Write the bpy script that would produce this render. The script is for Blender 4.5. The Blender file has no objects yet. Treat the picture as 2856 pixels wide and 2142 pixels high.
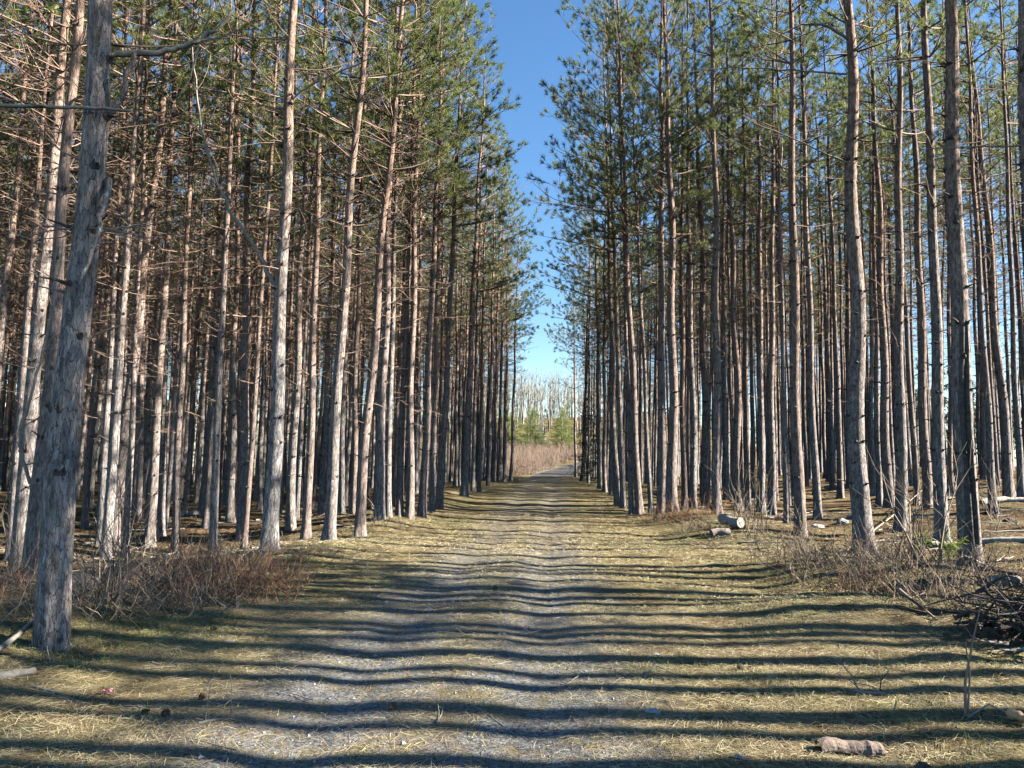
import bpy, math, random
import numpy as np
from mathutils import Vector, Matrix

rng = np.random.default_rng(7)
rnd = random.Random(11)
SC = bpy.context.scene
COL = SC.collection
R = math.radians

# ------------------------------------------------------------------ terrain
_H = np.random.default_rng(3).random((256, 256))
def vnoise(x, y):
    x = np.asarray(x, float); y = np.asarray(y, float)
    xi = np.floor(x).astype(int); yi = np.floor(y).astype(int)
    fx = x - xi; fy = y - yi
    fx = fx*fx*(3-2*fx); fy = fy*fy*(3-2*fy)
    a = _H[xi & 255, yi & 255]; b = _H[(xi+1) & 255, yi & 255]
    c = _H[xi & 255, (yi+1) & 255]; d = _H[(xi+1) & 255, (yi+1) & 255]
    return (a*(1-fx)+b*fx)*(1-fy)+(c*(1-fx)+d*fx)*fy - .5
def sstep(a, b, t):
    t = np.clip((np.asarray(t, float)-a)/(b-a), 0, 1)
    return t*t*(3-2*t)
def road_x(y):
    return -.45 + .057*np.asarray(y, float)
def g0(x, y):                       # smooth terrain
    x = np.asarray(x, float); y = np.asarray(y, float)
    u = x - road_x(np.clip(y, 0, 80))
    z = 1.35*sstep(6.5, 23, u) + .16*sstep(3.2, 5.6, u)*(1-.5*sstep(30, 50, y))
    z = z - .45*sstep(4.6, 9.5, -u) + .10*np.exp(-((u+4.1)/1.0)**2)
    hill = np.clip((y-73)/58, 0, 1)**1.6*(1-sstep(150, 220, y))*(1-sstep(16, 46, np.abs(x-6)))
    z = z - .25*np.exp(-((y-20)/7.5)**2) + .25*sstep(25, 55, y)*(1-sstep(70, 80, y))
    return z + 9.0*hill
def g(x, y):
    x = np.asarray(x, float); y = np.asarray(y, float)
    u = x - road_x(np.clip(y, 0, 80))
    z = g0(x, y)
    off = sstep(2.2, 4.5, np.abs(u+.35))
    z = z + vnoise(x*.08+9, y*.45+3)*(.15)*sstep(12, 22, y) + vnoise(x*.35+9, y*.35+3)*(.05+.30*off) + vnoise(x*.9, y*.9+40)*(.028+.13*off) \
          + vnoise(x*2.3+5, y*2.3)*(.022+.05*off) + vnoise(x*5.5+5, y*5.5)*(.010+.025*off)
    fade = 1-sstep(110, 200, y)
    for c in (-1.0, .35):
        z = z - .032*np.exp(-((u-c)/.28)**2)*fade
    return z

# ------------------------------------------------------------------ camera
CAM = np.array([0., 0., 1.6])
PITCH, ROLL, FPX = R(5.7), R(1.0), 2157.0
_f = np.array([0, math.cos(PITCH), math.sin(PITCH)])
_u = np.array([0, -math.sin(PITCH), math.cos(PITCH)])
_r = np.array([1., 0, 0])
_up = _u*math.cos(ROLL) - _r*math.sin(ROLL)
_rt = _r*math.cos(ROLL) + _u*math.sin(ROLL)
def ray(sx, sy):
    return _rt*(sx-1428)/FPX + _up*(1071-sy)/FPX + _f
def ground_at(sx, sy):              # photo pixel -> where it stands on the terrain
    d = ray(sx, sy); z = 0.
    for _ in range(40):
        t = (z - CAM[2])/d[2]
        p = CAM + d*t
        z = z*.5 + .5*float(g0(p[0], p[1]))
    return p[0], p[1]
def at_depth(sx, sy, Y):
    d = ray(sx, sy)
    return CAM + d*(Y/d[1])
def project(p):
    v = np.asarray(p, float) - CAM
    q = v @ _f
    return 1428 + FPX*(v @ _rt)/q, 1071 - FPX*(v @ _up)/q, q

cam = bpy.data.cameras.new('camera'); co = bpy.data.objects.new('camera', cam); COL.objects.link(co)
M = Matrix.Identity(4)
for i in range(3):
    M[i][0] = _rt[i]; M[i][1] = _up[i]; M[i][2] = -_f[i]; M[i][3] = CAM[i]
co.matrix_world = M
cam.sensor_width = 36; cam.lens = 36*FPX/2856; cam.clip_end = 5000; cam.clip_start = .05
SC.camera = co

# ------------------------------------------------------------------ mesh helpers
class MB:
    def __init__(s): s.V = []; s.F = []; s.m = []; s.n = 0; s.sm = []
    def add(s, V, F, mat=0, smooth=True):
        V = np.asarray(V, float).reshape(-1, 3); F = np.asarray(F, int)
        if F.shape[1] == 3: F = np.hstack([F, -np.ones((len(F), 1), int) - s.n])
        s.V.append(V); s.F.append(F+s.n); s.m.append(np.full(len(F), mat)); s.sm.append(np.full(len(F), smooth)); s.n += len(V)
    def tube(s, P, rad, sides=4, mat=0, cap=False):
        P = np.asarray(P, float); k = len(P)
        rad = np.broadcast_to(np.asarray(rad, float), (k,))
        T = np.gradient(P, axis=0); T /= np.linalg.norm(T, axis=1)[:, None]+1e-9
        ref = np.array([0, 0, 1.]) if abs(T[:, 2].mean()) < .8 else np.array([1., 0, 0])
        A = np.cross(T, ref); A /= np.linalg.norm(A, axis=1)[:, None]+1e-9
        B = np.cross(T, A)
        th = np.arange(sides)*2*math.pi/sides
        V = P[:, None, :] + rad[:, None, None]*(A[:, None, :]*np.cos(th)[None, :, None] + B[:, None, :]*np.sin(th)[None, :, None])
        i = np.arange(k-1)[:, None]*sides; j = np.arange(sides)[None, :]; j2 = (j+1) % sides
        F = np.stack([i+j, i+j2, i+sides+j2, i+sides+j], -1).reshape(-1, 4)
        s.add(V, F, mat)
        if cap:
            for e, c in ((0, P[0]), (k-1, P[-1])):
                W = np.vstack([V[e], c[None]])
                s.add(W, [(a, (a+1) % sides, sides) for a in range(sides)], mat, False)
    def mesh(s, name, mats):
        V = np.vstack(s.V); F = np.vstack(s.F); m = np.concatenate(s.m); sm = np.concatenate(s.sm)
        me = bpy.data.meshes.new(name)
        tri = F[:, 3] < 0
        cnt = np.where(tri, 3, 4); st = np.concatenate([[0], np.cumsum(cnt)[:-1]])
        flat = F.reshape(-1); flat = flat[flat >= 0]
        me.vertices.add(len(V)); me.vertices.foreach_set('co', V.astype(np.float32).ravel())
        me.loops.add(len(flat)); me.loops.foreach_set('vertex_index', flat.astype(np.int32))
        me.polygons.add(len(F)); me.polygons.foreach_set('loop_start', st.astype(np.int32))
        for q in mats: me.materials.append(q)
        me.polygons.foreach_set('material_index', m.astype(np.int32))
        me.polygons.foreach_set('use_smooth', sm.astype(bool))
        me.update(calc_edges=True); me.validate()
        return me
def link(name, me, parent=None, loc=None):
    o = bpy.data.objects.new(name, me); COL.objects.link(o)
    if parent: o.parent = parent
    if loc is not None: o.location = loc
    return o
def tag(o, label=None, cat=None, group=None, kind=None):
    if label: o['label'] = label
    if cat: o['category'] = cat
    if group: o['group'] = group
    if kind: o['kind'] = kind
    return o
def empty(name, loc, label, cat, group=None):
    o = bpy.data.objects.new(name, None); COL.objects.link(o); o.location = loc; o.empty_display_size = .2
    return tag(o, label, cat, group)

# ------------------------------------------------------------------ materials
def mat(name):
    m = bpy.data.materials.new(name); m.use_nodes = True
    nt = m.node_tree; b = nt.nodes['Principled BSDF']
    b.inputs['Roughness'].default_value = .9
    b.inputs['Specular IOR Level'].default_value = .2
    return m, nt, b
def N(nt, typ, ins=None, **kw):
    n = nt.nodes.new(typ)
    for k, v in kw.items(): setattr(n, k, v)
    for k, v in (ins or {}).items():
        if isinstance(v, bpy.types.NodeSocket): nt.links.new(v, n.inputs[k])
        else: n.inputs[k].default_value = v
    return n
def math_(nt, op, a, b=0.):
    return N(nt, 'ShaderNodeMath', {0: a, 1: b}, operation=op).outputs[0]
def ramp(nt, fac, stops):
    n = nt.nodes.new('ShaderNodeValToRGB'); nt.links.new(fac, n.inputs[0])
    e = n.color_ramp.elements
    while len(e) < len(stops): e.new(.5)
    for q, (p, c) in zip(e, stops):
        q.position = p; q.color = (*c, 1) if len(c) == 3 else c
    return n.outputs[0]
def mix(nt, fac, a, b, blend='MIX'):
    n = nt.nodes.new('ShaderNodeMix'); n.data_type = 'RGBA'; n.blend_type = blend
    for s, v in ((n.inputs[0], fac), (n.inputs[6], a), (n.inputs[7], b)):
        if isinstance(v, bpy.types.NodeSocket): nt.links.new(v, s)
        elif isinstance(v, (int, float)): s.default_value = v
        else: s.default_value = (*v, 1)
    return n.outputs[2]
def noise(nt, vec, scale, detail=4, rough=.6):
    return N(nt, 'ShaderNodeTexNoise', {'Vector': vec, 'Scale': scale, 'Detail': detail, 'Roughness': rough}).outputs['Fac']

def bark_material(name, low1, low2, high1, high2, fissure, zlo=2.5, zhi=9.):
    m, nt, b = mat(name)
    tc = N(nt, 'ShaderNodeTexCoord'); oi = N(nt, 'ShaderNodeObjectInfo')
    off = N(nt, 'ShaderNodeVectorMath', {0: tc.outputs['Object'], 1: N(nt, 'ShaderNodeCombineXYZ', {0: math_(nt, 'MULTIPLY', oi.outputs['Random'], 37.), 1: math_(nt, 'MULTIPLY', oi.outputs['Random'], 91.), 2: math_(nt, 'MULTIPLY', oi.outputs['Random'], 53.)}).outputs[0]}, operation='ADD').outputs[0]
    st = N(nt, 'ShaderNodeVectorMath', {0: off, 1: (1, 1, .28)}, operation='MULTIPLY').outputs[0]
    wn = N(nt, 'ShaderNodeVectorMath', {0: N(nt, 'ShaderNodeTexNoise', {'Vector': st, 'Scale': 16., 'Detail': 3.}).outputs['Color'], 1: (.10, .10, .10)}, operation='MULTIPLY').outputs[0]
    warp = N(nt, 'ShaderNodeVectorMath', {0: st, 1: wn}, operation='ADD').outputs[0]
    vo = N(nt, 'ShaderNodeTexVoronoi', {'Vector': warp, 'Scale': 24.}, feature='DISTANCE_TO_EDGE').outputs['Distance']
    cell = ramp(nt, N(nt, 'ShaderNodeSeparateColor', {0: N(nt, 'ShaderNodeTexVoronoi', {'Vector': warp, 'Scale': 24.}).outputs['Color']}).outputs[0], [(0., (.35, .34, .34)), (1., (1.3, 1.25, 1.2))])
    crack = ramp(nt, vo, [(.0, (0, 0, 0)), (.05, (1, 1, 1))])
    n1 = N(nt, 'ShaderNodeMapRange', {'Value': noise(nt, st, 26., 6, .75), 'From Min': .34, 'From Max': .66}).outputs[0]; n2 = noise(nt, off, 1.3, 3)
    z = N(nt, 'ShaderNodeSeparateXYZ', {0: tc.outputs['Object']}).outputs[2]
    zf = N(nt, 'ShaderNodeMapRange', {'Value': math_(nt, 'ADD', z, math_(nt, 'MULTIPLY', math_(nt, 'SUBTRACT', n2, .5), 7.)), 'From Min': zlo, 'From Max': zhi}).outputs[0]
    lo = mix(nt, n1, low1, low2); hi = mix(nt, n1, high1, high2)
    c = mix(nt, zf, lo, hi)
    c = mix(nt, .7, c, mix(nt, 1., c, cell, 'MULTIPLY'))
    c = mix(nt, crack, fissure, c)
    c = mix(nt, ramp(nt, noise(nt, off, 5., 3), [(.62, (0, 0, 0)), (.72, (.55, .55, .55))]), c, (.27, .27, .23))   # lichen
    c = mix(nt, math_(nt, 'MULTIPLY', oi.outputs['Random'], .55), c, mix(nt, n1, (.085, .048, .035), (.38, .245, .18)))
    nt.links.new(c, b.inputs['Base Color'])
    h = math_(nt, 'ADD', math_(nt, 'MULTIPLY', crack, .8), n1)
    bp = N(nt, 'ShaderNodeBump', {'Height': h, 'Strength': .8, 'Distance': .014})
    nt.links.new(bp.outputs[0], b.inputs['Normal'])
    return m
BARK = bark_material('pine_bark', (.115, .105, .102), (.49, .46, .44), (.13, .068, .045), (.54, .395, .305), (.025, .021, .018))
def simple(name, c1, c2, scale=8., island=.6, bump=.0, coord='Object'):
    m, nt, b = mat(name)
    tc = N(nt, 'ShaderNodeTexCoord'); ge = N(nt, 'ShaderNodeNewGeometry')
    f = noise(nt, tc.outputs['Object'] if coord == 'Object' else ge.outputs['Position'], scale, 4)
    f2 = math_(nt, 'ADD', math_(nt, 'MULTIPLY', f, 1-island), math_(nt, 'MULTIPLY', ge.outputs['Random Per Island'], island))
    nt.links.new(ramp(nt, f2, [(.2, c1), (.8, c2)]), b.inputs['Base Color'])
    if bump:
        bp = N(nt, 'ShaderNodeBump', {'Height': f, 'Strength': bump, 'Distance': .02}); nt.links.new(bp.outputs[0], b.inputs['Normal'])
    return m
def leafy(name, stops, tr=.3):
    m, nt, b = mat(name)
    ge = N(nt, 'ShaderNodeNewGeometry'); oi = N(nt, 'ShaderNodeObjectInfo'); tc = N(nt, 'ShaderNodeTexCoord')
    f = math_(nt, 'ADD', math_(nt, 'MULTIPLY', ge.outputs['Random Per Island'], .45), math_(nt, 'MULTIPLY', noise(nt, tc.outputs['Object'], .8, 3), .55))
    c = ramp(nt, f, stops)
    nt.links.new(c, b.inputs['Base Color']); b.inputs['Roughness'].default_value = .55; b.inputs['Specular IOR Level'].default_value = .3
    t = N(nt, 'ShaderNodeBsdfTranslucent', {'Color': c})
    mx = N(nt, 'ShaderNodeMixShader', {0: tr, 1: b.outputs[0], 2: t.outputs[0]})
    nt.links.new(mx.outputs[0], nt.nodes['Material Output'].inputs[0])
    return m
NEEDLE = leafy('pine_needles', [(.22, (.045, .075, .028)), (.5, (.16, .20, .06)), (.75, (.31, .31, .11)), (.92, (.36, .22, .09))], .42)
DARKNEEDLE = leafy('spruce_needles', [(.2, (.015, .03, .012)), (.8, (.04, .065, .025))], .15)
FRESH = leafy('young_pine_needles', [(.2, (.10, .16, .03)), (.8, (.26, .30, .06))])
TWIG = simple('dead_twig', (.13, .072, .048), (.40, .285, .21), 6., .75)
LIMB = simple('dead_limb_wood', (.12, .095, .075), (.38, .33, .27), 14., .2, .4)
WEATHER = simple('weathered_wood', (.085, .075, .065), (.34, .30, .25), 22., .2, .6)
KNOT = simple('bark_knot', (.035, .028, .025), (.12, .095, .08), 18., .3, .6)
DARKWOOD = simple('rotten_wood', (.022, .018, .015), (.10, .075, .06), 14., .1, .8)
REDTWIG = simple('reddish_brush', (.11, .05, .03), (.36, .20, .115), 3., .8)
GREYTWIG = simple('grey_brush', (.075, .05, .036), (.32, .245, .18), 3., .8)
STONE = simple('pale_stone', (.16, .15, .14), (.42, .40, .37), 12., .1, .5)
STRAW = simple('straw_grass', (.14, .11, .055), (.52, .455, .26), 1.2, .8, coord='w')
GREEN = simple('green_blades', (.035, .055, .016), (.17, .20, .07), 1.2, .8, coord='w')
LITTER = simple('needle_litter', (.10, .065, .038), (.44, .335, .21), 1.2, .8, coord='w')
SAPWOOD = simple('sapling_bark', (.11, .085, .065), (.32, .26, .20), 3., .8)
PINKBRUSH = simple('pink_brush', (0.186, 0.124, 0.093), (0.360, 0.267, 0.205), .4, .7, coord='w')
PALEWOOD = simple('pale_trunks', (0.155, 0.136, 0.105), (0.341, 0.322, 0.273), .4, .7, coord='w')
PINK = simple('pink_plastic', (.65, .16, .20), (.8, .3, .33), 30., .2)
CONE = simple('cone_scales', (.06, .04, .028), (.17, .115, .075), 30., .5)
OLDWOOD = simple('grey_rotten_wood', (.035, .03, .027), (.17, .155, .14), 16., .05, .8)
PALELOG = simple('pale_log', (.18, .155, .125), (.52, .47, .40), 14., .2, .5)
BROWNBARK = simple('brown_bark', (.06, .042, .033), (.27, .205, .16), 30., .1, .7)
ORANGEWOOD = simple('broken_heartwood', (.30, .15, .07), (.55, .38, .22), 30., .2, .5)

def ground_material():
    m, nt, b = mat('ground')
    ge = N(nt, 'ShaderNodeNewGeometry'); P = ge.outputs['Position']
    s = N(nt, 'ShaderNodeSeparateXYZ', {0: P})
    yc = N(nt, 'ShaderNodeClamp', {0: s.outputs[1], 1: 0., 2: 80.}).outputs[0]
    u = math_(nt, 'SUBTRACT', s.outputs[0], math_(nt, 'SUBTRACT', math_(nt, 'MULTIPLY', yc, .057), .45))
    wob = math_(nt, 'MULTIPLY', math_(nt, 'SUBTRACT', noise(nt, P, .8, 4), .5), 1.3)
    uw = math_(nt, 'ADD', u, wob)
    nb = noise(nt, P, 1.6, 6, .7); nf = noise(nt, P, 38., 4, .75); nm = noise(nt, P, 7., 5, .7); nl = noise(nt, P, .33, 3)
    fib = N(nt, 'ShaderNodeTexNoise', {'Vector': N(nt, 'ShaderNodeVectorMath', {0: P, 1: (22., 90., 30.)}, operation='MULTIPLY').outputs[0], 'Scale': 1., 'Detail': 4.}).outputs['Fac']
    straw = mix(nt, ramp(nt, math_(nt, 'ADD', math_(nt, 'MULTIPLY', nf, .5), math_(nt, 'MULTIPLY', fib, .5)), [(.33, (0, 0, 0)), (.66, (1, 1, 1))]), (0.093, 0.066, 0.030), (0.300, 0.252, 0.129))
    brown = mix(nt, ramp(nt, nf, [(.3, (0, 0, 0)), (.7, (1, 1, 1))]), (0.045, 0.030, 0.019), (0.162, 0.105, 0.063))
    green = mix(nt, nf, (0.036, 0.045, 0.012), (0.132, 0.132, 0.045))
    c = mix(nt, ramp(nt, nb, [(.46, (0, 0, 0)), (.62, (.85, .85, .85))]), straw, brown)
    c = mix(nt, ramp(nt, noise(nt, P, .9, 5, .6), [(.55, (0, 0, 0)), (.66, (.75, .75, .75))]), c, green)
    # forest floor
    au = math_(nt, 'ABSOLUTE', math_(nt, 'ADD', uw, -.6))
    ff = N(nt, 'ShaderNodeMapRange', {'Value': au, 'From Min': 4.2, 'From Max': 6.2}).outputs[0]
    floor_c = mix(nt, ramp(nt, noise(nt, P, 1.1, 5), [(.45, (0, 0, 0)), (.6, (.8, .8, .8))]), brown, straw)
    c = mix(nt, ff, c, floor_c)
    # wheel tracks: blue grey gravel
    g1 = N(nt, 'ShaderNodeTexVoronoi', {'Vector': P, 'Scale': 55.}).outputs['Color']
    g1s = N(nt, 'ShaderNodeSeparateColor', {0: g1}).outputs[0]
    grav = mix(nt, g1s, (0.078, 0.081, 0.084), (0.264, 0.264, 0.261))
    def track(cn, w):
        d = math_(nt, 'ABSOLUTE', math_(nt, 'SUBTRACT', math_(nt, 'ADD', u, math_(nt, 'MULTIPLY', wob, .25)), cn))
        return N(nt, 'ShaderNodeMapRange', {'Value': d, 'From Min': w, 'From Max': w*.3, 'To Min': 0., 'To Max': 1.}).outputs[0]
    tr = math_(nt, 'MAXIMUM', track(-1.0, 1.15), track(.35, 1.15))
    near = N(nt, 'ShaderNodeMapRange', {'Value': s.outputs[1], 'From Min': 7., 'From Max': 24., 'To Min': 1.1, 'To Max': .55}).outputs[0]
    pt = ramp(nt, math_(nt, 'ADD', math_(nt, 'MULTIPLY', nm, .55), math_(nt, 'MULTIPLY', nb, .55)), [(.42, (0, 0, 0)), (.58, (1, 1, 1))])
    gf = math_(nt, 'MULTIPLY', math_(nt, 'MULTIPLY', tr, near), math_(nt, 'ADD', math_(nt, 'MULTIPLY', N(nt, 'ShaderNodeSeparateColor', {0: pt}).outputs[0], .85), .05))
    c = mix(nt, gf, c, grav)
    c = mix(nt, 1., c, ramp(nt, nl, [(.3, (.82, .82, .82)), (.7, (1.1, 1.08, 1.02))]), 'MULTIPLY')
    nt.links.new(c, b.inputs['Base Color']); b.inputs['Roughness'].default_value = 1.; b.inputs['Specular IOR Level'].default_value = .05
    h = math_(nt, 'ADD', math_(nt, 'MULTIPLY', nf, .6), math_(nt, 'ADD', fib, math_(nt, 'MULTIPLY', nm, 1.2)))
    bp = N(nt, 'ShaderNodeBump', {'Height': h, 'Strength': .9, 'Distance': .035}); nt.links.new(bp.outputs[0], b.inputs['Normal'])
    return m

# ------------------------------------------------------------------ ground
def lines(segs):
    out = []
    for a, b_, st in segs: out += list(np.arange(a, b_, st))
    return np.array(out)
xs = lines([(-1500, -300, 200), (-300, -60, 20), (-60, -20, 1.2), (-20, -9, .4), (-9, 11, .13), (11, 26, .35), (26, 70, 1.3), (70, 300, 20), (300, 1501, 200)])
ys = lines([(-60, -8, 4), (-8, 2.5, .6), (2.5, 22, .13), (22, 45, .3), (45, 85, .6), (85, 150, 1.5), (150, 400, 12), (400, 2501, 150)])
X, Y = np.meshgrid(xs, ys)
Z = g(X, Y)
nx, ny = len(xs), len(ys)
i = np.arange(ny-1)[:, None]*nx; j = np.arange(nx-1)[None, :]
F = np.stack([i+j, i+j+1, i+nx+j+1, i+nx+j], -1).reshape(-1, 4)
mb = MB(); mb.add(np.stack([X, Y, Z], -1).reshape(-1, 3), F)
tag(link('ground', mb.mesh('ground', [ground_material()])), kind='structure')

# road beyond the wood, bending right up the hill
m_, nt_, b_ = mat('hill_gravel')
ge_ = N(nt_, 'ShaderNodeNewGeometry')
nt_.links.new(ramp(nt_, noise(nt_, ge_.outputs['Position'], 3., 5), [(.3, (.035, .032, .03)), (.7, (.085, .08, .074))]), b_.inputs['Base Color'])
cp = [(3.6, 71), (4.3, 77), (6.2, 84), (9.5, 91), (14.5, 98), (21, 105)]
V = []
cpa = np.array(cp)
tt = np.linspace(0, 1, 40)
cx = np.interp(tt, np.linspace(0, 1, len(cp)), cpa[:, 0]); cy = np.interp(tt, np.linspace(0, 1, len(cp)), cpa[:, 1])
T = np.stack([np.gradient(cx), np.gradient(cy)], -1); T /= np.linalg.norm(T, axis=1)[:, None]
for k in range(40):
    for w in np.linspace(-2.1, 2.1, 9):
        x = cx[k]+T[k, 1]*w; y = cy[k]-T[k, 0]*w
        V.append((x, y, float(g(x, y))+.06))
F = [(a*9+b, a*9+b+1, a*9+b+10, a*9+b+9) for a in range(39) for b in range(8)]
mb = MB(); mb.add(V, F)
tag(link('road', mb.mesh('road', [m_])), kind='structure')

# ------------------------------------------------------------------ pine parts
def trunk_mesh(seed, H=18., r0=.15, sides=22, rings=90, wound=False, bend=.035, flare_k=1.):
    q = np.random.default_rng(seed)
    z = np.concatenate([np.linspace(-.35, 1.2, 18), np.linspace(1.35, H, rings-18)])
    th = np.arange(sides)*2*math.pi/sides
    zz, tt = np.meshgrid(z, th, indexing='ij')
    zc = np.clip(zz, 0, None)
    r = r0*(1-.80*(zc/H)**.9)
    flare = np.exp(-zc/.28)*flare_k
    r = r*(1 + flare*(.28 + .22*np.sin(tt*3+q.uniform(0, 6)) + .12*np.sin(tt*5+q.uniform(0, 6))))
    r = r*(1 + .05*(vnoise(tt*3/6.283*3+seed*7, zz*1.4)+vnoise((tt % 6.283)*2+seed*3, zz*5)*.9))
    wh = (zz % .55)/.55
    r = r*(1+.05*np.exp(-((wh-.5)/.10)**2)*(zz > 1.2))
    if wound:                        # open rotten seam facing the camera
        a = -math.pi/2-.15
        d = (tt-a+math.pi) % (2*math.pi)-math.pi
        prof = np.exp(-((d-.18-.1*np.sin(zz*2))/.13)**2)*sstep(.25, .7, zz)*(1-sstep(3.2, 4.3, zz))
        r = r*(1-.55*prof)
        r = r*(1+.10*np.exp(-((np.abs(d)-.45)/.16)**2)*sstep(.2, .7, zz)*(1-sstep(3.2, 4.4, zz)))
    ph = q.uniform(0, 6.28, 4)
    cx = bend*np.sin(zz*.33+ph[0])*zc/8 + .03*np.sin(zz*1.3+ph[1]); cy = bend*np.sin(zz*.29+ph[2])*zc/8 + .03*np.sin(zz*1.1+ph[3])
    cx = cx-.03*math.sin(ph[1]); cy = cy-.03*math.sin(ph[3])
    V = np.stack([cx+r*np.cos(tt), cy+r*np.sin(tt), zz], -1)
    i = np.arange(len(z)-1)[:, None]*sides; j = np.arange(sides)[None, :]; j2 = (j+1) % sides
    F = np.stack([i+j, i+j2, i+sides+j2, i+sides+j], -1).reshape(-1, 4)
    mb = MB(); 
    if wound:
        fz = zz[:-1].ravel()[:len(F)]; ft = np.broadcast_to(tt[:-1], (len(z)-1, sides)).ravel()
        d = (ft+math.pi/sides-(-math.pi/2-.15)+math.pi) % (2*math.pi)-math.pi
        w = (np.abs(d) < .62+.10*np.sin(fz*3)) & (fz > .3) & (fz < 3.9)
        mb.add(V.reshape(-1, 3), F[~w]); mb.add(V.reshape(-1, 3), F[w], 1)
    else:
        mb.add(V.reshape(-1, 3), F)
    # broken branch stubs in whorls
    zs = 1.4
    while zs < 9:
        for k in range(q.integers(2, 5)):
            a = q.uniform(0, 6.28); rr = r0*(1-.8*(zs/H)**.9)
            L = q.uniform(.03, .12) if q.random() < .75 else q.uniform(.12, .35)
            p0 = np.array([np.interp(zs, z, cx[:, 0])+rr*.85*math.cos(a), np.interp(zs, z, cy[:, 0])+rr*.85*math.sin(a), zs])
            d = np.array([math.cos(a), math.sin(a), q.uniform(-.1, .5)])
            mb.tube([p0, p0+d*L*.5+[0, 0, .01], p0+d*L], [.017, .012, .006], 5, 2)
            mb.tube([p0-d*.01, p0+d*.022, p0+d*.04], [.05, .034, .014], 6, 2)
        zs += q.uniform(.42, .62)
    return mb.mesh('trunk', [BARK, OLDWOOD, KNOT])

def curved(p, d, L, k, up, q, wig=.12):
    P = [np.array(p, float)]; d = np.array(d, float); d /= np.linalg.norm(d)
    for s in range(k):
        d = d + np.array([q.normal(0, wig), q.normal(0, wig), q.normal(0, wig*.6)+up]); d /= np.linalg.norm(d)
        P.append(P[-1]+d*L/k)
    return np.array(P)

def needle_tuft(mb, p, d, q, n, L=.15, w=.011, mat_=1, axis=.15):
    d = d/np.linalg.norm(d)
    a = np.cross(d, [0, 0, 1.]); a /= np.linalg.norm(a)+1e-6; b = np.cross(d, a)
    th = q.uniform(0, 6.283, n); sp = q.uniform(.2, 1.3, n); s = q.uniform(0, 1, n)
    base = p[None]+d[None]*(s*axis)[:, None]
    dirv = d[None]*np.cos(sp)[:, None]+(a[None]*np.cos(th)[:, None]+b[None]*np.sin(th)[:, None])*np.sin(sp)[:, None]
    tip = base+dirv*(L*q.uniform(.7, 1.15, n))[:, None]
    side = np.cross(dirv, q.normal(0, 1, (n, 3))); side /= np.linalg.norm(side, axis=1)[:, None]+1e-9
    V = np.stack([base-side*w*.5, base+side*w*.5, tip+side*w*.18, tip-side*w*.18], 1).reshape(-1, 3)
    F = np.arange(n*4).reshape(n, 4)
    mb.add(V, F, mat_, False)

def crown_mesh(seed, H=18., zlo=9.4, lmax=2.7, n_needle=44, w=.012, sparse=.86, whorl=.66):
    q = np.random.default_rng(seed); mb = MB()
    z = zlo
    while z < H-.15:
        f = (z-zlo)/(H-zlo)
        for k in range(q.integers(3, 6)):
            if q.random() > sparse: continue
            a = q.uniform(0, 6.283); L = lmax*(1-f)**.5*q.uniform(.5, 1.1)+.2
            if f < .12: L *= q.uniform(.5, 1.)
            el = q.uniform(.05, .35)+f*.6
            P = curved((0, 0, z), (math.cos(a)*math.cos(el), math.sin(a)*math.cos(el), math.sin(el)), L, 5, .05, q, .09)
            mb.tube(P, np.linspace(.024*(.4+.6*(1-f)), .006, 6), 4, 0)
            ns = max(3, int(L*2.9*q.uniform(.7, 1.2)))
            for s in range(ns):
                t = 1-.72*(s/ns)**1.1
                p = np.array([np.interp(t*5, range(6), P[:, c]) for c in range(3)])
                dd = P[min(5, int(t*5)+1)]-P[int(t*5) if t < 1 else 4]
                dd = dd/np.linalg.norm(dd)
                sd = dd*.8+q.normal(0, .55, 3)+[0, 0, .3] if s else dd
                sd /= np.linalg.norm(sd)
                sl = q.uniform(.15, .55)*(1 if s else .3)
                p2 = p+sd*sl
                if s: mb.tube([p, p+sd*sl*.55+[0, 0, -.02], p2], [.006, .005, .004], 3, 0)
                needle_tuft(mb, p2-sd*.1, sd+[0, 0, .25], q, n_needle, .16, w)
                if q.random() < .4: needle_tuft(mb, p+sd*sl*.4, sd+q.normal(0, .7, 3), q, n_needle*2//3, .15, w)
        z += q.uniform(.8, 1.2)*whorl
    needle_tuft(mb, np.array([0, 0, H-.2]), np.array([0, 0, 1.]), q, n_needle*2, .17, w)
    return mb.mesh('crown', [TWIG, NEEDLE])

def dead_mesh(seed, zlo=2.6, zhi=10.5, dens=1., side=None, lmax=2.3, split=False):
    q = np.random.default_rng(seed); mb = MB(); each = []
    z = zlo
    while z < zhi:
        f = (z-zlo)/(zhi-zlo)
        for k in range(q.integers(2, 6)):
            if q.random() > dens*(.35+.75*f): continue
            if split: mb = MB()
            a = q.uniform(0, 6.283)
            L = (.25+lmax*f**.8)*q.uniform(.3, 1.1)
            if q.random() < .2: L *= .35
            el = q.uniform(-.15, .35)
            P = curved((0, 0, z), (math.cos(a)*math.cos(el), math.sin(a)*math.cos(el), math.sin(el)), L+.12, 6, q.uniform(-.02, .07), q, .13)
            r = .008+.007*min(1, L/2)
            mb.tube(P, np.linspace(r, r*.3, 7), 4)
            for s in range(int(L*q.uniform(1.5, 4.))):
                t = q.uniform(.25, 1)*5.9; i0 = int(t)
                p = P[i0]+(P[i0+1]-P[i0])*(t-i0); dd = (P[i0+1]-P[i0])/np.linalg.norm(P[i0+1]-P[i0])
                sd = dd*.7+q.normal(0, .6, 3)
                sp = curved(p, sd, q.uniform(.15, .7), 3, .03, q, .25)
                mb.tube(sp, [.005, .004, .003, .002], 3)
            if split: each.append(mb.mesh('dead_branch', [TWIG]))
        z += q.uniform(.35, .6)
    return each if split else mb.mesh('dead_branches', [TWIG])

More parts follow.
